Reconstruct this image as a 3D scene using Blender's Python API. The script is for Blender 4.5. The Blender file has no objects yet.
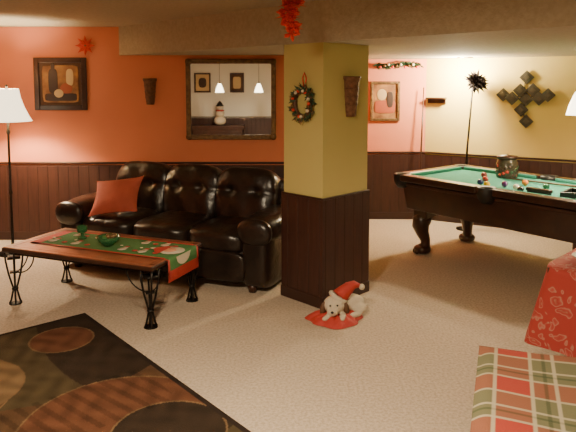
import bpy, bmesh, math, random
from mathutils import Vector, Matrix, Euler
random.seed(7)
R=math.radians
# ---------------- materials ----------------
def nt(name):
    m=bpy.data.materials.new(name); m.use_nodes=True
    n=m.node_tree; b=n.nodes['Principled BSDF']; return m,n,b
def mat(name,col,rough=.6,metal=0,col2=None,nscale=8,bump=0,bscale=60,emit=0,ecol=None,spec=.5,trans=0,coat=0,det=3):
    m,n,b=nt(name)
    b.inputs['Base Color'].default_value=(*col,1); b.inputs['Roughness'].default_value=rough
    b.inputs['Metallic'].default_value=metal
    b.inputs['Specular IOR Level'].default_value=spec
    b.inputs['Transmission Weight'].default_value=trans
    b.inputs['Coat Weight'].default_value=coat
    tc=n.nodes.new('ShaderNodeTexCoord')
    if col2:
        t=n.nodes.new('ShaderNodeTexNoise'); t.inputs['Scale'].default_value=nscale; t.inputs['Detail'].default_value=det
        n.links.new(tc.outputs['Object'],t.inputs['Vector'])
        r=n.nodes.new('ShaderNodeValToRGB'); r.color_ramp.elements[0].position=.35; r.color_ramp.elements[1].position=.65
        r.color_ramp.elements[0].color=(*col,1); r.color_ramp.elements[1].color=(*col2,1)
        n.links.new(t.outputs['Fac'],r.inputs['Fac']); n.links.new(r.outputs['Color'],b.inputs['Base Color'])
    if bump:
        t=n.nodes.new('ShaderNodeTexNoise'); t.inputs['Scale'].default_value=bscale; t.inputs['Detail'].default_value=4
        n.links.new(tc.outputs['Object'],t.inputs['Vector'])
        u=n.nodes.new('ShaderNodeBump'); u.inputs['Strength'].default_value=bump; u.inputs['Distance'].default_value=.02
        n.links.new(t.outputs['Fac'],u.inputs['Height']); n.links.new(u.outputs['Normal'],b.inputs['Normal'])
    if emit:
        b.inputs['Emission Color'].default_value=(*(ecol or col),1); b.inputs['Emission Strength'].default_value=emit
    return m
def attrmat(name,rough=.9,bump=.3,bscale=150):
    m=mat(name,(1,1,1),rough,bump=bump,bscale=bscale,spec=.2)
    n=m.node_tree; a=n.nodes.new('ShaderNodeAttribute'); a.attribute_name='Col'
    n.links.new(a.outputs['Color'],n.nodes['Principled BSDF'].inputs['Base Color']); return m
def panelmat(name,c1,c2,groove):
    m,n,b=nt(name); L=n.links.new; N=n.nodes.new
    tc=N('ShaderNodeTexCoord'); s=N('ShaderNodeSeparateXYZ'); L(tc.outputs['Object'],s.inputs[0])
    a=N('ShaderNodeMath'); a.operation='ADD'; L(s.outputs['X'],a.inputs[0]); L(s.outputs['Y'],a.inputs[1])
    k=N('ShaderNodeMath'); k.operation='MULTIPLY'; L(a.outputs[0],k.inputs[0]); k.inputs[1].default_value=9
    f=N('ShaderNodeMath'); f.operation='FRACT'; L(k.outputs[0],f.inputs[0])
    g=N('ShaderNodeValToRGB'); g.color_ramp.elements[0].position=0; g.color_ramp.elements[1].position=.09
    L(f.outputs[0],g.inputs['Fac'])
    mp=N('ShaderNodeMapping'); mp.inputs['Scale'].default_value=(18,18,1.5); L(tc.outputs['Object'],mp.inputs['Vector'])
    t=N('ShaderNodeTexNoise'); t.inputs['Scale'].default_value=2.5; t.inputs['Detail'].default_value=5; L(mp.outputs[0],t.inputs['Vector'])
    r=N('ShaderNodeValToRGB'); r.color_ramp.elements[0].color=(*c1,1); r.color_ramp.elements[1].color=(*c2,1)
    r.color_ramp.elements[0].position=.3; r.color_ramp.elements[1].position=.7
    L(t.outputs['Fac'],r.inputs['Fac'])
    x=N('ShaderNodeMix'); x.data_type='RGBA'; L(g.outputs['Color'],x.inputs['Factor'])
    x.inputs['A'].default_value=(*groove,1); L(r.outputs['Color'],x.inputs['B']); L(x.outputs['Result'],b.inputs['Base Color'])
    u=N('ShaderNodeBump'); u.inputs['Strength'].default_value=.5; u.inputs['Distance'].default_value=.01
    L(g.outputs['Color'],u.inputs['Height']); L(u.outputs['Normal'],b.inputs['Normal'])
    b.inputs['Roughness'].default_value=.45
    return m
ORANGE=mat('orange_paint',(.76,.25,.13),.75,col2=(.73,.235,.12),nscale=2,bump=.08,bscale=200)
YELLOW=mat('yellow_paint',(.78,.61,.19),.7,col2=(.75,.575,.175),nscale=2,bump=.08,bscale=200)
COLP=mat('column_paint',(.54,.465,.17),.7,col2=(.52,.445,.16),nscale=2,bump=.08,bscale=200)
PALE=mat('pale_paint',(.78,.77,.70),.8)
CEIL=mat('ceiling_paint',(.44,.375,.25),.9,col2=(.385,.325,.21),nscale=30,bump=.4,bscale=60)
PANEL=panelmat('wood_panel',(.030,.010,.007),(.052,.017,.011),(.012,.004,.003))
CAP=mat('wood_cap',(.034,.012,.008),.4)
CARPET=mat('carpet_pile',(.46,.37,.28),.97,col2=(.63,.52,.41),nscale=60,bump=.5,bscale=200,spec=.1,det=8)
LEATHER=mat('brown_leather',(.010,.006,.005),.30,col2=(.020,.011,.008),nscale=6,bump=.4,bscale=12,spec=.5)
IRON=mat('wrought_iron',(.015,.012,.010),.45,.6)
WOOD=mat('table_wood',(.18,.06,.032),.35,col2=(.25,.09,.048),nscale=9,coat=.3)
DWOOD=mat('dark_wood',(.035,.013,.008),.35,col2=(.055,.02,.011),nscale=9)
PWOOD=mat('pool_wood',(.028,.011,.007),.3,col2=(.045,.016,.009),nscale=9,coat=.2)
FELT=mat('green_felt',(.05,.235,.17),.9,col2=(.06,.26,.19),nscale=40,spec=.1)
BLACK=mat('black',(.01,.01,.01),.5)
GOLD=mat('antique_gold',(.22,.13,.05),.4,.5,col2=(.12,.065,.03),nscale=25,bump=.4,bscale=60)
MIR=mat('mirror_silver',(.92,.92,.90),.015,1)
RED=mat('red_cloth',(.42,.035,.025),.7,bump=.3,bscale=60)
REDF=mat('red_foil',(.70,.05,.03),.35,.2)
WHITE=mat('white_plush',(.60,.52,.40),.95,bump=.6,bscale=120)
CREAM=mat('cream',(.7,.62,.45),.8)
GREEN=mat('garland_green',(.03,.07,.03),.7)
RGREEN=mat('runner_green',(.05,.17,.045),.85,bump=.2,bscale=200)
BROWN=mat('brown',(.10,.045,.02),.6)
PILLOW=mat('pillow_rust',(.42,.08,.045),.75,col2=(.37,.07,.04),nscale=10,bump=.25,bscale=90)
BASKET=mat('woven_basket',(.12,.05,.022),.6,col2=(.22,.10,.045),nscale=40,bump=.7,bscale=50)
SHADE=mat('lamp_shade',(.9,.75,.5),.8,emit=3,ecol=(1,.84,.56))
GLOWB=mat('frosted_glass',(1,.9,.7),.4,emit=7,ecol=(1,.88,.62))
METAL=mat('brushed_metal',(.35,.3,.22),.3,1)
GLASS=mat('green_glass',(.05,.22,.08),.08,trans=.5)
# ---------------- builder ----------------
class B:
    def __init__(s): s.bm=bmesh.new(); s.mats=[]
    def add(s,t,M,mt,smooth=True):
        if mt not in s.mats: s.mats.append(mt)
        i=s.mats.index(mt)
        bmesh.ops.transform(t,matrix=M,verts=t.verts)
        bmesh.ops.recalc_face_normals(t,faces=t.faces)
        for f in t.faces: f.material_index=i; f.smooth=smooth
        me=bpy.data.meshes.new('t'); t.to_mesh(me); t.free(); s.bm.from_mesh(me); bpy.data.meshes.remove(me)
    def box(s,size,loc,mt,rot=(0,0,0),bev=0,taper=None):
        t=bmesh.new(); bmesh.ops.create_cube(t,size=1)
        for v in t.verts:
            k=1
            if taper and v.co.z<0: k=taper
            v.co=Vector((v.co.x*size[0]*k,v.co.y*size[1]*k,v.co.z*size[2]))
        if bev: bmesh.ops.bevel(t,geom=t.edges[:],offset=bev,segments=2,affect='EDGES',profile=.5)
        s.add(t,Matrix.LocRotScale(Vector(loc),Euler(rot),None),mt,False); return s
    def sup(s,size,loc,mt,rot=(0,0,0),p=2,cuts=9,fn=None):
        t=bmesh.new(); bmesh.ops.create_cube(t,size=2)
        bmesh.ops.subdivide_edges(t,edges=t.edges[:],cuts=cuts,use_grid_fill=True)
        for v in t.verts:
            c=v.co; c=Vector([math.tan(a*math.pi/4) for a in c]) if p<=2.5 else c
            q=(abs(c.x)**p+abs(c.y)**p+abs(c.z)**p)**(1/p); c=c/q
            v.co=Vector((c.x*size[0]/2,c.y*size[1]/2,c.z*size[2]/2))
            if fn: v.co=fn(v.co)
        s.add(t,Matrix.LocRotScale(Vector(loc),Euler(rot),None),mt); return s
    def lathe(s,prof,loc,mt,rot=(0,0,0),n=24,sc=(1,1,1),arc=2*math.pi,smooth=True):
        t=bmesh.new(); rings=[]; full=abs(arc-2*math.pi)<1e-4
        m=n if full else n+1
        for r,z in prof:
            rings.append([t.verts.new((max(r,1e-4)*math.cos(arc*i/n),max(r,1e-4)*math.sin(arc*i/n),z)) for i in range(m)])
        for a,b in zip(rings,rings[1:]):
            for i in range(m if full else m-1):
                j=(i+1)%m; t.faces.new((a[i],a[j],b[j],b[i]))
        s.add(t,Matrix.LocRotScale(Vector(loc),Euler(rot),Vector(sc)),mt,smooth); return s
    def tube(s,pts,rad,mt,n=8,closed=False):
        t=bmesh.new(); P=[Vector(p) for p in pts]
        if not hasattr(rad,'__len__'): rad=[rad]*len(P)
        rings=[]; ref=Vector((0,0,1))
        for i,p in enumerate(P):
            if closed: d=P[(i+1)%len(P)]-P[i-1]
            else: d=P[min(i+1,len(P)-1)]-P[max(i-1,0)]
            d.normalize()
            rr=ref if abs(d.dot(ref))<.95 else Vector((1,0,0))
            if i and not closed:
                a=(prev-d*prev.dot(d)).normalized()
            else: a=d.cross(rr).normalized()
            prev=a; b=d.cross(a)
            rings.append([t.verts.new(p+(a*math.cos(2*math.pi*k/n)+b*math.sin(2*math.pi*k/n))*rad[i]) for k in range(n)])
        pr=list(zip(rings,rings[1:]))
        if closed: pr.append((rings[-1],rings[0]))
        for a,b in pr:
            for k in range(n):
                t.faces.new((a[k],a[(k+1)%n],b[(k+1)%n],b[k]))
        if not closed: t.faces.new(rings[0]); t.faces.new(rings[-1])
        s.add(t,Matrix(),mt); return s
    def prism(s,poly,z0,z1,mt,M=None):
        t=bmesh.new(); a=[t.verts.new((x,y,z0)) for x,y in poly]; b=[t.verts.new((x,y,z1)) for x,y in poly]
        t.faces.new(a); t.faces.new(b)
        for i in range(len(a)):
            j=(i+1)%len(a); t.faces.new((a[i],a[j],b[j],b[i]))
        s.add(t,M or Matrix(),mt,False); return s
    def grid(s,fn,nu,nv,mt,M=None):
        t=bmesh.new(); V=[[t.verts.new(fn(i/nu,j/nv)) for j in range(nv+1)] for i in range(nu+1)]
        for i in range(nu):
            for j in range(nv): t.faces.new((V[i][j],V[i+1][j],V[i+1][j+1],V[i][j+1]))
        s.add(t,M or Matrix(),mt); return s
    def leaf(s,p,d,up,L,W,mt):
        d=Vector(d).normalized(); sd=d.cross(Vector(up)).normalized(); n=sd.cross(d); p=Vector(p)
        t=bmesh.new()
        v=[t.verts.new(q) for q in (p,p+d*L*.45+sd*W/2+n*L*.08,p+d*L,p+d*L*.45-sd*W/2+n*L*.08)]
        c=t.verts.new(p+d*L*.5-n*L*.02)
        for i in range(4): t.faces.new((v[i],v[(i+1)%4],c))
        s.add(t,Matrix(),mt,False); return s
    def done(s,name,loc=(0,0,0),rz=0,parent=None):
        me=bpy.data.meshes.new(name); s.bm.to_mesh(me); s.bm.free()
        for m in s.mats: me.materials.append(m)
        o=bpy.data.objects.new(name,me); bpy.context.scene.collection.objects.link(o)
        o.location=loc; o.rotation_euler=(0,0,rz)
        if parent: o.parent=parent
        return o
def empty(name,loc,rz=0):
    o=bpy.data.objects.new(name,None); o.empty_display_size=.1; bpy.context.scene.collection.objects.link(o)
    o.location=loc; o.rotation_euler=(0,0,rz); return o
def cgrid(name,fn,cf,nu,nv,m,parent=None,loc=(0,0,0),rz=0):
    vs=[];cs=[]
    for i in range(nu+1):
        for j in range(nv+1):
            vs.append(fn(i/nu,j/nv)); cs.append(cf(i/nu,j/nv))
    fs=[(i*(nv+1)+j,(i+1)*(nv+1)+j,(i+1)*(nv+1)+j+1,i*(nv+1)+j+1) for i in range(nu) for j in range(nv)]
    me=bpy.data.meshes.new(name); me.from_pydata(vs,[],fs); me.update()
    a=me.color_attributes.new('Col','FLOAT_COLOR','POINT')
    for k,c in enumerate(cs): a.data[k].color=(*c,1)
    me.materials.append(m)
    for p in me.polygons: p.use_smooth=True
    o=bpy.data.objects.new(name,me); bpy.context.scene.collection.objects.link(o)
    o.location=loc; o.rotation_euler=(0,0,rz)
    if parent: o.parent=parent
    return o
LC=(1,.80,.54)
def point(name,loc,e,col=LC,r=.05,parent=None):
    l=bpy.data.lights.new(name,'POINT'); l.energy=e; l.color=col; l.shadow_soft_size=r
    o=bpy.data.objects.new(name,l); bpy.context.scene.collection.objects.link(o); o.location=loc
    if parent: o.parent=parent
    return o
# ---------------- room ----------------
poly=[(-3.7,-2.5),(4.6,-2.5),(4.6,5.8),(1.71,7.45),(.5,7.45),(.5,6.45),(-3.7,6.45)]
names=['rear','right','back_right','back_far','jog','back_left','left']
cols=[PALE,YELLOW,YELLOW,ORANGE,ORANGE,ORANGE,ORANGE]
CH=2.3
for i in range(7):
    a=Vector((*poly[i],0)); b=Vector((*poly[(i+1)%7],0)); L=(b-a).length; ang=math.atan2(b.y-a.y,b.x-a.x)
    B().box((L+.1,.1,CH),(L/2,-.05,CH/2),cols[i]).done('wall_'+names[i],a,ang)
    t=B(); t.box((L,.018,.82),(L/2,.009,.41),PANEL); t.box((L,.026,.022),(L/2,.013,.845),CAP,bev=.005)
    t.done('trim_%d'%(i+1),a,ang)
    B().box((L-.04,.012,.09),(L/2,.024,.045),CAP,bev=.003).done('baseboard_'+names[i],a,ang)
B().prism(poly,-.1,0,CARPET).done('floor')
B().prism(poly,CH,CH+.1,CEIL).done('ceiling')
B().prism([(-1.8,6.45),(4.6,.05),(4.6,5.8),(1.71,7.45),(.5,7.45),(.5,6.45)],2.0,CH,CEIL).done('ceiling_soffit')
c=B(); c.box((.54,.41,2.0),(.27,.205,1.0),COLP)
c.box((.57,.44,.83),(.27,.205,.415),PANEL); c.box((.576,.446,.015),(.27,.205,.838),CAP,bev=.004); c.box((.582,.452,.09),(.27,.205,.045),CAP,bev=.004)
c.done('support_column',(.258,4.42,0),R(45))
# ---------------- rug ----------------
def vn(x,y):
    return .5+.25*math.sin(x*31+3*math.sin(y*17))+.25*math.sin(y*41+2*math.sin(x*23))
def rugcol(u,v):
    x=u*2.7; y=v*1.9
    DK=(.026,.016,.010); BR=(.08,.042,.021); TN=(.16,.10,.050); RU=(.105,.042,.022); OL=(.060,.043,.021)
    c=DK
    if y>.35+.12*math.sin(x*2.2) and x<1.1: c=OL
    if 1.05+.1*math.sin(y*4)<x<1.75: c=BR
    if x>=1.9+.1*math.sin(y*3): c=OL
    for cx,cy,r,cc in ((.55,1.30,.62,BR),(.62,1.00,.36,TN),(1.55,.45,.50,RU),(1.75,.30,.28,DK),(1.45,1.35,.42,TN),(1.6,1.5,.3,DK),(2.35,.8,.45,BR),(.35,.30,.20,RU)):
        d=math.hypot(x-cx,y-cy)
        if d<r: c=cc
        if r-.005<d<r+.006: c=(.15,.09,.045)
    if 1.05<x<1.5 and .1<y<.9 and (y*1.0+x*.2)%.09<.035: c=tuple(k*.7 for k in c)
    k=.75+.5*vn(x,y)
    if min(x,2.7-x,y,1.9-y)<.035: c=(.02,.012,.009)
    return tuple(q*k for q in c)
rug=empty('area_rug',(-1.5,4.30,0),math.atan2(-.755,.656))
cgrid('rug_pile',lambda u,v:(u*2.7,-v*1.9,.014),rugcol,380,270,attrmat('rug_wool',.95),rug)
B().box((2.7,1.9,.0125),(1.35,-.95,.007),BLACK).done('rug_backing',parent=rug)
# ---------------- sofa ----------------
s=B()
s.sup((1.9,.80,.30),(0,.02,.20),LEATHER,p=10)
for k in (-1,0,1):
    x=k*.54
    s.sup((.575,.68,.21),(x,-.10,.39),LEATHER,p=3.8,cuts=13,fn=lambda c:Vector((c.x,c.y,c.z+.015*math.cos(c.x*5)*(c.z>0)+.004*math.sin(c.x*38+c.y*9))))
    s.sup((.57,.07,.25),(x,-.42,.21),LEATHER,p=5)
    def tuft(c):
        d=c.copy()
        if c.y<0:
            for tx in (-.12,.12):
                q=math.exp(-(((c.x-tx)/.04)**2+((c.z-.06)/.04)**2)); d.y+=.045*q
            d.y+=.010*math.exp(-((c.z-.06)/.02)**2)+.005*math.sin(c.x*30+c.z*12)
        return d
    s.sup((.60,.28,.57),(x,.235,.645),LEATHER,rot=(R(-13),0,0),p=3.6,cuts=23,fn=tuft)
s.sup((1.9,.16,.74),(0,.36,.48),LEATHER,p=7)
for k in (-1,1):
    s.sup((.24,.84,.50),(k*.90,-.02,.28),LEATHER,p=6)
    s.sup((.32,.88,.24),(k*.90,-.02,.51),LEATHER,p=2.8)
    s.sup((.29,.12,.22),(k*.90,-.41,.51),LEATHER,p=2.4)
    for y in (-.36,.36): s.lathe([(.0,0),(.03,0),(.04,.07),(0,.07)],(k*.86,y,0),DWOOD)
sofa=s.done('leather_sofa',(-.985,5.465,0),R(-22.6)); sofa.scale=(1.05,1,1)
def pil(sg):
    def f(u,v):
        a=2*u-1;b=2*v-1
        k=(max(0,1-abs(a)**2.4)*max(0,1-abs(b)**2.4))**.55
        return (a*.235*(1-.12*(1-b*b)*abs(a)),b*.20*(1-.12*(1-a*a)*abs(b)),sg*.075*k)
    return f
p=B(); p.grid(pil(1),20,20,PILLOW); p.grid(pil(-1),20,20,PILLOW)
po=p.done('throw_pillow',(-1.58,5.46,.668))
po.rotation_euler=(Matrix.Rotation(R(-14),3,'Z')@Matrix.Rotation(R(46),3,'X')@Matrix.Rotation(R(10),3,'Z')).to_euler()
# ---------------- coffee table ----------------
t=B()
t.box((1.36,.68,.03),(0,0,.435),DWOOD,bev=.006)
t.box((1.24,.56,.006),(0,0,.4505),WOOD)
for sx,sy,lx,ly in ((0,.31,1.34,.05),(0,-.31,1.34,.05),(.65,0,.05,.6),(-.65,0,.05,.6)): t.box((lx,ly,.007),(sx,sy,.4515),WOOD,bev=.002)
for sy in (-.30,.30): t.box((1.28,.02,.025),(0,sy,.41),IRON)
for sx in (-.64,.64): t.box((.02,.6,.025),(sx,0,.41),IRON)
for kx in (-1,1):
    for ky in (-1,1):
        cx,cy=kx*.62,ky*.28
        for ax,ay in ((1,1),(1,-1),(-1,1),(-1,-1)):
            pr=[(.045,.41),(.042,.34),(.030,.24),(.014,.15),(.008,.12),(.014,.08),(.022,.03),(.030,.006)]
            t.tube([(cx+ax*r,cy+ay*r,z) for r,z in pr],.0075,IRON,6)
        t.lathe([(0,.13),(.022,.13),(.026,.12),(.022,.11),(0,.11)],(cx,cy,0),IRON,n=12)
        t.lathe([(0,.37),(.066,.37),(.066,.36),(0,.36)],(cx,cy,0),IRON,n=4)
        t.lathe([(0,.255),(.045,.255),(.045,.248),(0,.248)],(cx,cy,0),IRON,n=4)
        t.lathe([(0,.006),(.045,.006),(.05,0),(0,0)],(cx,cy,0),IRON,n=12)
        t.tube([(cx-kx*(.03+.17*math.sin(a)),cy,.25+.16*(1-math.cos(a))) for a in [i*math.pi/2/8 for i in range(9)]],.005,IRON,6)
        t.tube([(cx,cy-ky*(.03+.12*math.sin(a)),.25+.16*(1-math.cos(a))) for a in [i*math.pi/2/8 for i in range(9)]],.005,IRON,6)
TL=(-1.434,4.56,0); TR=R(-21.6)
t.done('coffee_table',TL,TR)
rn=B()
def rp(s_):
    if s_<1.27: return (-.58+s_,.457)
    return (.69+min(.004,(s_-1.27)*.2),.457-(s_-1.27))
def rfn(v0,v1,s0,s1,dz=0):
    def f(u,v):
        x,z=rp(s0+(s1-s0)*u); e=dz
        off=(e if s0+(s1-s0)*u>=1.27 else 0)
        return (x+off,v0+(v1-v0)*v,z+(0 if off else e))
    return f
V0,V1=-.15,.24
rn.grid(rfn(V0,V1,0,1.42),60,6,RGREEN)
for a,b2,c0,c1 in ((V0-.015,V0+.01,0,1.42),(V1-.01,V1+.015,0,1.42),(V0-.015,V1+.015,0,.09),(V0-.015,V1+.015,1.36,1.44)): rn.grid(rfn(a,b2,c0,c1,.002),30,4,RED)
def disc(b,x,y,r,m,z=.4605,n=14,sc=(1,1,1)): b.lathe([(0,.0015),(r,.0015),(r,0)],(x,y,z),m,n=n,sc=sc)
for i,x in enumerate((-.42,-.20,.24,.42)):
    for yy in (-.06,.15):
        disc(rn,x+yy*.3,yy,.034,WHITE); disc(rn,x+yy*.3,yy+.04,.023,WHITE); rn.box((.035,.025,.002),(x+yy*.3,yy+.065,.462),RED)
        disc(rn,x+.11+yy*.2,yy,.022,RED)
    disc(rn,x-.08,.02,.012,CREAM)
disc(rn,.60,.04,.095,WHITE); disc(rn,.58,.04,.05,mat('santa_skin',(.65,.30,.18),.8),.462); rn.prism([(.545,-.07),(.545,.15),(.50,.12),(.43,.04),(.50,-.04)],.462,.464,RED); disc(rn,.43,.04,.02,WHITE,.463)
rn.grid(lambda u,v:(.6965,-.06+.20*u,.45-.075*v*math.sin(math.pi*u)**.5),12,4,WHITE)
rn.done('table_runner',TL,TR)
b=B(); b.lathe([(0,0),(.04,0),(.045,.008),(.075,.03),(.09,.07),(.084,.07),(.07,.034),(.03,.014),(0,.014)],(0,0,0),GLASS)
for i in range(9):
    a=i*2.4; r=.045*(i/9)**.5; b.sup((.042,.042,.042),(r*math.cos(a),r*math.sin(a),.045+.012*(i%3)),(GREEN,RGREEN,GOLD)[i%3],cuts=4)
def tw(lx,ly,z=0): 
    c_,s_=math.cos(TR),math.sin(TR); return (TL[0]+lx*c_-ly*s_,TL[1]+lx*s_+ly*c_,z)
b.done('decorative_bowl',tw(.07,-.02,.466))
b=B(); b.lathe([(0,0),(.035,0),(.035,.01),(.012,.02),(.012,.04),(.04,.06),(.042,.10),(.038,.10),(.034,.062),(0,.05)],(0,0,0),GLASS); b.lathe([(0,0),(.022,0),(.022,.03),(0,.03)],(0,0,.052),CREAM)
b.done('candle_holder',tw(-.25,.06,.466))
# ---------------- floor lamp ----------------
fl=empty('floor_lamp',(-2.76,5.9,0))
l=B(); l.lathe([(0,0),(.14,0),(.14,.015),(.10,.03),(.03,.05),(.014,.09),(.012,.6),(.02,.62),(.012,.64),(.011,1.2),(.02,1.22),(.012,1.26),(.01,1.67),(.014,1.68),(0,1.69)],(0,0,0),IRON)
l.done('stand',parent=fl)
l=B(); l.lathe([(.225,1.33),(.20,1.37),(.155,1.47),(.125,1.56),(.11,1.65)],(0,0,0),SHADE,n=32)
for a in (0,2.09,4.19): l.tube([(0,0,1.63),(.108*math.cos(a),.108*math.sin(a),1.65)],.003,IRON,5)
l.done('shade',parent=fl)
point('bulb_light',(0,0,1.5),170,parent=fl)
# ---------------- pool table ----------------
PR=R(-52); PC=(2.145,5.487,0); W=2.15; D=1.15
t=B()
t.box((W-.16,D-.16,.27),(0,0,.585),PWOOD,taper=.95,bev=.01)
t.box((W-.12,D-.12,.03),(0,0,.70),DWOOD,bev=.006)
t.box((W-.2,D-.2,.03),(0,0,.75),FELT)
rw=.11
for sy in (-1,1):
    for sx in (-1,1):
        t.box((W/2-.20,rw,.065),(sx*(W/4-.02),sy*(D/2-rw/2),.7675),PWOOD,bev=.012)
        t.box((W/2-.24,.035,.03),(sx*(W/4-.02),sy*(D/2-rw-.015),.782),FELT,bev=.008)
        for q in (.25,.5,.75): disc(t,sx*(W/2-.05)*q,sy*(D/2-.05),.008,CREAM,.800)
for sx in (-1,1):
    t.box((rw,D-.30,.065),(sx*(W/2-rw/2),0,.7675),PWOOD,bev=.012)
    t.box((.035,D-.34,.03),(sx*(W/2-rw-.015),0,.782),FELT,bev=.008)
for x,y in ((-1,-1),(-1,1),(1,-1),(1,1),(0,-1),(0,1)):
    px=x*(W/2-.085); py=y*(D/2-(.085 if x else .05))
    t.lathe([(.055,.792),(.082,.802),(.088,.79),(.086,.74),(.075,.70),(.045,.66),(0,.65)],(px,py,0),BLACK,n=20)
    t.lathe([(.055,.795),(.05,.77),(0,.765)],(px,py,0),BLACK,n=16)
for sx in (-1,1):
    for sy in (-1,1):
        cx,cy=sx*(W/2-.27),sy*(D/2-.22)
        t.box((.17,.17,.10),(cx,cy,.42),PWOOD,bev=.015)
        pts=[(0,.40,.080),(.022,.34,.092),(.03,.28,.085),(.015,.21,.064),(-.005,.14,.050),(-.005,.09,.048),(.012,.06,.055)]
        t.tube([(cx+sx*o,cy+sy*o,z) for o,z,r in pts],[r for o,z,r in pts],PWOOD,14)
        t.sup((.16,.16,.09),(cx+sx*.015,cy+sy*.015,.045),PWOOD,p=2.5)
        for a in (-.6,0,.6):
            aa=math.atan2(sy,sx)+a; t.sup((.05,.05,.055),(cx+sx*.015+.07*math.cos(aa),cy+sy*.015+.07*math.sin(aa),.0275),PWOOD,cuts=4)
pt=t.done('pool_table',PC,PR)
def pw(lx,ly,z):
    c_,s_=math.cos(PR),math.sin(PR); return (PC[0]+lx*c_-ly*s_,PC[1]+lx*s_+ly*c_,z)
bb=B(); pal=[(.8,.75,.6),(.8,.5,.02),(.02,.03,.12),(.35,.03,.02),(.10,.02,.12),(.7,.2,.02),(.02,.10,.05),(.2,.02,.02),(.01,.01,.01)]
pos=[(.137,-.29),(-.11,-.36),(-.22,-.30),(-.30,-.1),(-.02,-.22),(.05,.0),(.28,-.05),(-.45,.1),(.22,-.36)]
for i,(x,y) in enumerate(pos): bb.sup((.057,.057,.057),(x,y,0),mat('ball_%d'%i,pal[i],.12,coat=.5),cuts=6)
bb.done('billiard_balls',pw(0,0,.7945),PR)
rk=B(); q=[(.17*math.cos(a),.17*math.sin(a),0) for a in (0.2,2.294,4.389)]
for i in range(3): 
    a_,b_=Vector(q[i]),Vector(q[(i+1)%3]); d=b_-a_; rk.box((d.length,.02,.05),(a_+b_)/2,BLACK,rot=(0,0,math.atan2(d.y,d.x)),bev=.004)
rk.done('ball_rack',pw(.62,-.18,.792),PR)
br=B(); br.box((.22,.05,.03),(0,0,.035),DWOOD,bev=.008); br.box((.20,.04,.02),(0,0,.012),BLACK); br.done('table_brush',pw(.36,-.31,.767),PR)
cu=B(); cu.tube([(-.55,0,0),(.3,0,0),(.55,0,0)],[.006,.011,.014],BROWN,8); cu.done('pool_cue',pw(.30,.22,.782),PR+.1)
j=B(); j.lathe([(0,0),(.10,0),(.105,.02),(.105,.14),(.09,.17),(.09,.19),(.084,.19),(.084,.17),(0,.16)],(0,0,0),mat('jar_glass',(.08,.07,.045),.15,trans=.4))
j.lathe([(0,.19),(.10,.19),(.10,.215),(.02,.225),(0,.235)],(0,0,0),DWOOD)
for i in range(34):
    a=i*2.4; j.sup((.042,.042,.042),(.089*math.cos(a),.089*math.sin(a),.03+.10*((i*7)%26)/26),(BROWN,GREEN,DWOOD,REDF)[i%4],cuts=3)
j.done('candy_jar',pw(-.33,.31,.767),PR)
def pendant(name,x,y,zc,zceil,e):
    o=empty(name,(x,y,0)); b=B()
    b.lathe([(0,zceil),(.05,zceil),(.045,zceil-.02),(0,zceil-.025)],(0,0,0),METAL); b.tube([(0,0,zceil-.01),(0,0,zc+.11)],.004,BLACK,6)
    b.lathe([(0,zc+.13),(.022,zc+.13),(.028,zc+.09),(0,zc+.09)],(0,0,0),METAL); b.done('canopy_and_cord',parent=o)
    b=B(); b.lathe([(.03,zc+.10),(.05,zc+.06),(.08,zc-.02),(.10,zc-.10)],(0,0,0),GLOWB); b.done('glass_shade',parent=o)
    point('pendant_bulb',(0,0,zc-.05),e,parent=o)
pendant('pendant_lamp',2.49,5.14,1.53,2.0,80)
pendant('pendant_lamp',3.0,4.5,1.53,2.0,60)
pendant('pendant_lamp',-1.52,-.5,1.6,CH,60)
pendant('pendant_lamp',-.65,-.5,1.6,CH,60)
o=empty('recessed_light',(2.02,6.90,2.0)); B().lathe([(.07,-.004),(.075,-.012),(.09,-.008),(.09,0)],(0,0,0),METAL).lathe([(0,-.003),(.07,-.003)],(0,0,0),GLOWB).done('lens_and_ring',parent=o)
point('recessed_bulb',(-.05,.02,-.16),200,col=(1,.84,.56),r=.06,parent=o)
o=empty('added_fill_light',(-.6,1.6,CH)); B().lathe([(.17,0),(.17,-.02),(.14,-.06),(.08,-.085),(0,-.09)],(0,0,0),mat('fill_dome_glow',(1,.9,.7),.4,emit=3,ecol=(1,.84,.6))).done('fill_dome',parent=o)  # made-up glowing dome out of view, dressing for the added fill light
l=bpy.data.lights.new('fill_area','AREA'); l.shape='DISK'; l.size=.3; l.energy=145; l.color=LC  # added area fill, brightens the near part of the room
a=bpy.data.objects.new('fill_area',l); bpy.context.scene.collection.objects.link(a); a.parent=o; a.location=(0,0,-.10)
# ---------------- wall decor ----------------
def frame(b,w,h,fw,mt,dep=.03,inner=None):
    for sx in (-1,1): b.box((fw,dep,h),(sx*(w/2-fw/2),-dep/2,0),mt,bev=.006)
    for sz in (-1,1): b.box((w-2*fw,dep,fw),(0,-dep/2,sz*(h/2-fw/2)),mt,bev=.006)
    if inner: b.box((w-2*fw,.008,h-2*fw),(0,-.006,0),inner)
def rel(b,x,z,sx,sz,mt,y=-.012,p=2): b.sup((sx,.006,sz),(x,y,z),mt,p=p,cuts=5)
def picture(name,x,y,z,w,h,fw,fm,scene,rz=0):
    b=B(); frame(b,w,h,fw,fm,inner=scene[0])
    for it in scene[1:]: rel(b,*it)
    return b.done(name,(x,y,z),rz)
P1=mat('paint_gold',(.42,.20,.06),.6,col2=(.16,.06,.02),nscale=7)
P2=mat('paint_rust',(.36,.08,.03),.6); P3=mat('paint_dark',(.05,.025,.018),.6); P4=mat('paint_pale',(.6,.42,.2),.6)
MAT_=mat('mat_board',(.10,.045,.025),.8)
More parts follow.
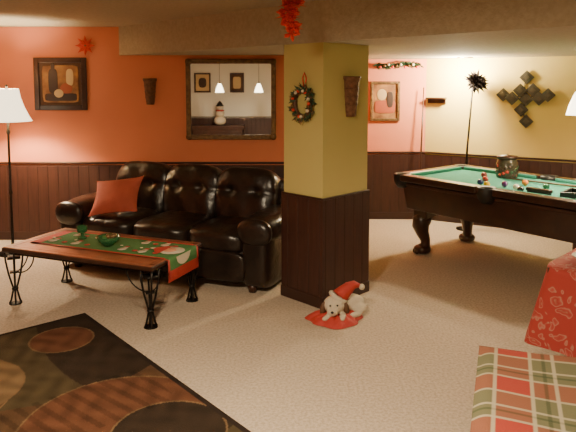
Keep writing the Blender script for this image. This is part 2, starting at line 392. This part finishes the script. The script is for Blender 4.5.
picture('framed_picture',-2.43,6.448,1.695,.56,.56,.055,DWOOD,[MAT_,(0,0,.39,.40,P1,-.011,12),(-.08,.03,.10,.26,P3,-.014,4),(-.08,.17,.04,.10,P3,-.014,6),(.06,-.05,.13,.12,P2,-.015,2),(.10,.07,.08,.18,P4,-.0145,3),(0,-.14,.34,.08,P3,-.014,8),(-.02,-.10,.10,.09,P4,-.017,2)])
picture('framed_picture',1.20,7.448,1.482,.37,.49,.035,GOLD,[P1,(0,-.07,.26,.16,P2,-.012,5),(-.04,.08,.12,.14,P4,-.013,2),(.06,.02,.08,.2,P3,-.014,3)])
picture('framed_picture',-2.18,-2.498,1.72,.42,.5,.04,DWOOD,[P4,(0,0,.2,.25,P3,-.012,3)],math.pi)
picture('framed_picture',-1.30,-2.498,1.72,.36,.5,.04,DWOOD,[MAT_,(0,0,.2,.3,P4,-.012,6)],math.pi)
b=B(); frame(b,.96,.86,.05,GOLD,.035); 
for sz in (-1,1):
    for sx in (-1,1): b.sup((.07,.03,.07),(sx*.45,-.03,sz*.40),GOLD,p=2.2,cuts=5)
b.box((.87,.006,.77),(0,-.012,0),MIR); b.done('wall_mirror',(-.61,6.448,1.53))
def sconce(name,x,y,z,rz,h=.28,r=.07):
    b=B(); prof=[(r*.55,-h/2),(r*.62,-h/2+.01),(r*.95,h/2-.03),(r*1.08,h/2-.02),(r*1.05,h/2),(r*.9,h/2),(r*.55,-h/2+.02)]
    b.lathe([(0,-h/2)]+prof,(0,0,0),BASKET,rot=(0,0,math.pi),n=16,arc=math.pi)
    for k in (-.06,.0,.06): 
        rr=r*(.62+.33*((k+h/2)/h))+.003
        b.tube([(rr*math.cos(a),-rr*math.sin(a),k) for a in [i*math.pi/10 for i in range(11)]],.004,BASKET,5)
    b.prism([(-r*.55,-h/2),(r*.55,-h/2),(r,h/2),(-r,h/2)],0,.006,BASKET,Matrix.Rotation(R(90),4,'X'))
    return b.done(name,(x,y,z),rz)
sconce('wall_basket',-1.477,6.447,1.615,0)
sconce('wall_basket',.258+.707*.31+.001,4.42+.707*.31-.001,1.60,R(45),.31,.078)
w=B(); WR=.085
for i in range(210):
    a=random.uniform(0,2*math.pi); r=WR+random.uniform(-.02,.02)
    p0=Vector((r*math.cos(a),-.03+random.uniform(-.015,.015),1.15*r*math.sin(a)))
    d=Vector((math.cos(a+random.uniform(-1.3,1.3)),random.uniform(-.7,.05),math.sin(a+random.uniform(-1.3,1.3))))
    w.leaf(p0,d,(0,1,0.1),.05,.016,GREEN if i%3 else GOLD)
w.tube([(WR*math.cos(a),-.028,1.15*WR*math.sin(a)) for a in [i*math.pi/12 for i in range(24)]],.018,BROWN,6,closed=True)
for i in range(16):
    a=i*2.4; w.sup((.026,.026,.026),(WR*math.cos(a),-.055,1.15*WR*math.sin(a)),(REDF,GOLD,CREAM)[i%3],cuts=4)
w.tube([(.0,-.01,.10),(-.02,-.01,.19),(0,-.01,.23),(.02,-.01,.19),(0,-.01,.10)],.005,REDF,5)
w.done('christmas_wreath',(.258-.707*.18,4.42+.707*.18,1.55),R(-45))
def star(b,c,r,n,mt,axis='y',ph=0,w_=.35):
    c=Vector(c)
    for i in range(n):
        a=ph+2*math.pi*i/n
        d=(math.cos(a),-.15,math.sin(a)) if axis=='y' else (math.cos(a),math.sin(a),-.2)
        b.leaf(c,d,(0,1,0) if axis=='y' else (0,0,1),r,r*w_,mt)
w=B(); star(w,(0,-.02,0),.11,8,REDF); star(w,(0,-.03,0),.07,8,REDF,ph=.4); w.sup((.03,.03,.03),(0,-.02,0),GOLD,cuts=4); w.done('red_flower_ornament',(-2.15,6.445,2.10))
w=B(); w.tube([(0,0,0),(0,0,-.30)],.002,REDF,5)
for k in range(8):
    ox=.02*math.sin(k*1.3)
    star(w,(ox,0,-.04-.036*k),.095-.008*abs(k-2.5),6,REDF,'z',k*.5,.6); star(w,(ox,0,-.04-.036*k),.085-.006*abs(k-2),5,REDF,'y',k*.7,.5)
w.done('hanging_foil_ornament',(.015,3.75,CH))
wd=Vector((.8684,-.4958,0)); wn=Vector((-.4958,-.8684,0)); 
def wr(tt,off=0): q=Vector((1.71,7.45,0))+wd*tt+wn*off; return q
rzw=math.atan2(wd.y,wd.x)
w=B(); ART=mat('bronze_tile',(.030,.026,.018),.5,.1,col2=(.06,.052,.034),nscale=12); ARC=mat('tile_center',(.075,.06,.035),.5,.1)
for k,(x,z) in enumerate(((0.02,.25),(-.045,.10),(.09,.105),(-.13,.01),(.02,.0),(.16,.01),(-.23,.05),(.25,.05),(-.03,-.12),(.03,-.25))):
    w.box((.115,.02,.115),(x,-.025-.012*(k%2),z),ART,rot=(0,R(45),0),bev=.006); w.box((.05,.012,.05),(x,-.042-.008*(k%2),z),ARC,rot=(0,R(45),0),bev=.004)
w.tube([(-.24,-.008,.03),(.24,-.008,.03)],.006,IRON,5); w.tube([(0,-.008,-.27),(0,-.008,.27)],.006,IRON,5)
q=wr(1.15,.002); w.done('diamond_wall_art',(q.x,q.y,1.52),rzw)
w=B(); w.box((.24,.09,.02),(0,-.045,0),DWOOD,bev=.004); w.box((.22,.02,.06),(0,-.01,-.03),DWOOD); q=wr(.14,.002); w.done('wall_shelf',(q.x,q.y,1.52),rzw)
w=B(); w.tube([(0,0,.0),(.03,.06,.8),(.06,.11,1.65)],[.015,.012,.006],DWOOD,8); w.done('pool_cue',(1.60,7.25,0))
w=B(); w.lathe([(0,0),(.09,0),(.09,.02),(.02,.03),(.012,.05),(0,.05)],(0,0,0),IRON); w.tube([(0,0,.03),(.01,0,.9),(.06,0,1.7)],[.014,.013,.010],IRON,8)
DP=mat('dark_petal',(.012,.008,.008),.8,spec=.15)
for i in range(60):
    e=math.asin(1-2*(i+.5)/60); a=i*2.39996
    d=Vector((math.cos(a)*math.cos(e),math.sin(a)*math.cos(e),math.sin(e)))
    L_=.11+.05*((i*7)%5)/4
    w.leaf((.10,0,1.72),d,(0,1,0.02),L_,.045,DP)
    if i%2: w.leaf((.10,0,1.72),d,(1,.1,.3),L_,.045,DP)
w.sup((.10,.10,.10),(.10,0,1.72),DP,cuts=5)
w.tube([(.06,0,1.69),(.10,0,1.72)],.008,IRON,6)
w.done('artificial_flower_stand',(2.06,6.90,0))
g=B()
for i in range(160):
    x=random.uniform(0,.55); d=Vector((random.uniform(-1,1),random.uniform(-.8,-.1),random.uniform(-1,.3))); g.leaf((x,-.03,.0-.02*math.sin(x*12)),d,(.2,.9,.3),.06,.02,GREEN)
for i in range(10): g.sup((.035,.035,.035),(.05+i*.05,-.06,-.03+.015*(i%3)),(REDF,GOLD,CREAM)[i%3],cuts=4)
g.tube([(0,-.03,0),(.55,-.03,0)],.012,GREEN,6); g.done('christmas_garland',(1.08,7.445,1.93))
# ---------------- table with red tablecloth ----------------
m,n,bs=nt('red_paisley'); L=n.links.new
tc=n.nodes.new('ShaderNodeTexCoord'); vo=n.nodes.new('ShaderNodeTexVoronoi'); vo.inputs['Scale'].default_value=16
no=n.nodes.new('ShaderNodeTexNoise'); no.inputs['Scale'].default_value=9
mx=n.nodes.new('ShaderNodeMix'); mx.data_type='VECTOR'; mx.inputs['Factor'].default_value=.15
L(tc.outputs['Object'],no.inputs['Vector']); L(tc.outputs['Object'],mx.inputs['A']); L(no.outputs['Color'],mx.inputs['B']); L(mx.outputs['Result'],vo.inputs['Vector'])
cr=n.nodes.new('ShaderNodeValToRGB'); e=cr.color_ramp.elements; e[0].position=0; e[0].color=(.40,.20,.13,1); e[1].position=.18; e[1].color=(.34,.035,.026,1)
for pz,cc in ((.30,(.42,.08,.06,1)),(.36,(.40,.19,.14,1)),(.42,(.35,.035,.026,1))): k=e.new(pz); k.color=cc
L(vo.outputs['Distance'],cr.inputs['Fac']); L(cr.outputs['Color'],bs.inputs['Base Color']); bs.inputs['Roughness'].default_value=.85
PAIS=m
TZ=.68
tb=empty('draped_side_table',(2.06,3.28,0),R(45))
def cloth(u,v):
    th=2*math.pi*u; c_,s_=math.cos(th),math.sin(th); p_=10
    r=.45/(abs(c_)**p_+abs(s_)**p_)**(1/p_)
    if v<.25: k=v/.25; return (r*k*c_,r*k*s_,TZ)
    f=(v-.25)/.75; r2=r+.006+f*(.085+.022*math.sin(14*th+1)+.012*math.sin(23*th)); drop=f*.44
    return (r2*c_,r2*s_,TZ-.004*(f>0)-drop-(.012*math.sin(9*th) if f>.98 else 0))
b=B(); b.grid(cloth,200,24,PAIS); b.done('tablecloth',parent=tb)
b=B(); b.box((.86,.86,.03),(0,0,TZ-.02),DWOOD)
for x in (-1,1):
    for y in (-1,1): b.box((.05,.05,TZ-.035),(x*.20,y*.20,(TZ-.035)/2),DWOOD,taper=.7)
b.done('table_frame',parent=tb)
b=B(); b.lathe([(0,0),(.05,0),(.11,.03),(.115,.035),(.05,.012),(0,.01)],(0,0,0),DWOOD); b.done('serving_dish',(1.74,3.34,TZ+.003))
# ---------------- plaid bench ----------------
bn=empty('plaid_covered_bench',(1.235,2.17,0),R(-20))
RD=(.40,.055,.04); GR=(.17,.165,.09); CR=(.48,.42,.29); DG=(.07,.09,.045)
def st(t_):
    t_=t_%.36
    if t_<.13: return RD,.0
    if t_<.145: return CR,.8
    if t_<.185: return GR,0
    if t_<.197: return DG,.5
    if t_<.225: return GR,0
    if t_<.24: return CR,.8
    if t_<.345: return GR,0
    return CR,.8
def plaid(u,v):
    a,wa=st(u*1.36+.10); c,wc=st(v*1.36)
    k=.5+(wa-wc)*.5
    return tuple(a[i]*k+c[i]*(1-k) for i in range(3))
def cov(u,v):
    H=.5; ex=[]
    o=[]
    for q in (u,v):
        a=(q-.5)*1.36
        if abs(a)<=H: o.append(a); ex.append(0)
        else: o.append(math.copysign(H+.008+.05*(abs(a)-H),a)); ex.append(abs(a)-H)
    x,y=o; 
    edge=min(H-abs(x),H-abs(y)); z=.455-max(ex)
    if edge<.06 and max(ex)==0: z-=.025*(1-max(edge,0)/.06)**2
    elif max(ex)>0: z-=.025
    z+=.006*math.sin(x*9+y*4)*(1 if max(ex)==0 else 0)
    return (x,y,z)
cgrid('plaid_cover',cov,plaid,272,272,attrmat('plaid_cloth',.9,.2,120),bn)
b=B(); b.box((.98,.98,.25),(0,0,.29),DWOOD,bev=.01)
for x in (-1,1):
    for y in (-1,1): b.lathe([(0,0),(.02,0),(.035,.16),(.035,.17),(0,.17)],(x*.43,y*.43,0),DWOOD,n=12)
b.done('bench_frame',parent=bn)
# ---------------- plush dog (lying, head on paws, santa hat) ----------------
pd=empty('plush_dog',(.385,4.26,0),R(8)); pd.scale=(1.05,1.05,1.05)
b=B()
for sz,lc,rt in (((.24,.15,.13),(.07,.05,.075),(0,0,.25)),((.16,.15,.12),(-.02,0,.085),(0,0,0)),((.15,.14,.125),(-.055,-.04,.105),(0,0,0)),((.08,.085,.06),(-.08,-.105,.082),(0,0,.3)),
    ((.14,.05,.045),(-.10,-.10,.042),(0,0,.6)),((.13,.05,.045),(-.01,-.11,.042),(0,0,1.2)),((.11,.11,.08),(.13,.0,.055),(0,0,.2)),((.11,.045,.04),(.09,-.075,.04),(0,0,.4)),((.10,.03,.03),(.17,.05,.05),(0,0,.5))):
    b.sup(sz,lc,WHITE,rot=rt,cuts=8)
bo=b.done('body',parent=pd); rm=bo.modifiers.new('r','REMESH'); rm.mode='VOXEL'; rm.voxel_size=.006; rm.use_smooth_shade=True
sm=bo.modifiers.new('s','SMOOTH'); sm.iterations=6
b=B(); 
b.sup((.045,.035,.095),(-.132,-.045,.085),BROWN,rot=(0,.25,0)); b.sup((.045,.035,.095),(.022,-.065,.085),BROWN,rot=(0,-.25,0)); 
b.sup((.022,.018,.016),(-.093,-.150,.092),BLACK,cuts=4); b.sup((.013,.013,.013),(-.097,-.104,.122),BLACK,cuts=4); b.sup((.013,.013,.013),(-.048,-.108,.122),BLACK,cuts=4)
b.done('ears_and_face',parent=pd)
b=B(); b.tube([(-.01,-.005,.145),(.025,.005,.175),(.065,.01,.205),(.10,.01,.222),(.135,0,.215)],[.060,.050,.040,.028,.014],RED,14)
b.tube([(-.02+.052*math.cos(a),-.012+.060*math.sin(a),.145-.030*math.cos(a)) for a in [i*math.pi/8 for i in range(16)]],.015,WHITE,8,closed=True)
b.sup((.042,.042,.042),(.148,-.005,.208),WHITE,cuts=6); b.done('santa_hat',parent=pd)
b=B()
def bl(u,v):
    th=2*math.pi*u; r=v*(1+.10*math.sin(3*th)+.05*math.sin(7*th+1)); 
    return (-.05+.19*r*math.cos(th),-.05+.15*r*math.sin(th),.004+.04*max(0,1-v**4)+.016*abs(math.sin(7*th))*v*(1-v)*4)
b.grid(bl,80,14,RED); b.done('red_blanket',parent=pd)
# ---------------- rear sideboard + figurine (seen in mirror) ----------------
b=B(); b.box((1.3,.42,.10),(0,0,.60),DWOOD,bev=.01); b.box((1.22,.38,.50),(0,0,.30),DWOOD)
for x in (-.4,0,.4): b.box((.36,.012,.40),(x,.195,.31),PWOOD,bev=.004); b.sup((.02,.02,.02),(x+.13,.207,.33),METAL,cuts=3)
for x in (-.55,.55):
    for y in (-.15,.15): b.box((.05,.05,.06),(x,y,.03),DWOOD)
b.done('sideboard_cabinet',(-1.75,-2.22,0))
b=B(); b.sup((.30,.26,.24),(0,0,.12),WHITE); b.sup((.22,.20,.20),(0,0,.30),WHITE); b.sup((.17,.16,.16),(0,0,.45),WHITE)
b.lathe([(.09,.50),(.065,.55),(.025,.60),(0,.62)],(0,0,0),BLACK,n=14); b.tube([(.085*math.cos(a),.085*math.sin(a),.50) for a in [i*math.pi/6 for i in range(12)]],.018,BLACK,6,closed=True)
b.tube([(.09*math.cos(a),.09*math.sin(a),.375) for a in [i*math.pi/6 for i in range(12)]],.02,RED,6,closed=True)
b.sup((.024,.07,.024),(0,.10,.45),mat('carrot',(.8,.2,.02),.6),cuts=4)
for x in (-.032,.032): b.sup((.018,.018,.018),(x,.072,.48),BLACK,cuts=3)
b.done('snowman_figurine',(-1.71,-2.2,.65))
# ---------------- world, camera ----------------
wo=bpy.data.worlds.new('w'); bpy.context.scene.world=wo; wo.use_nodes=True
wo.node_tree.nodes['Background'].inputs[0].default_value=(1,.75,.5,1); wo.node_tree.nodes['Background'].inputs[1].default_value=.1
cd=bpy.data.cameras.new('camera'); cam=bpy.data.objects.new('camera',cd); bpy.context.scene.collection.objects.link(cam)
cam.location=(0,0,1.7); cam.rotation_euler=(R(85),0,0); cd.sensor_width=36; cd.lens=37.5; cd.shift_y=-80/576
bpy.context.scene.camera=cam
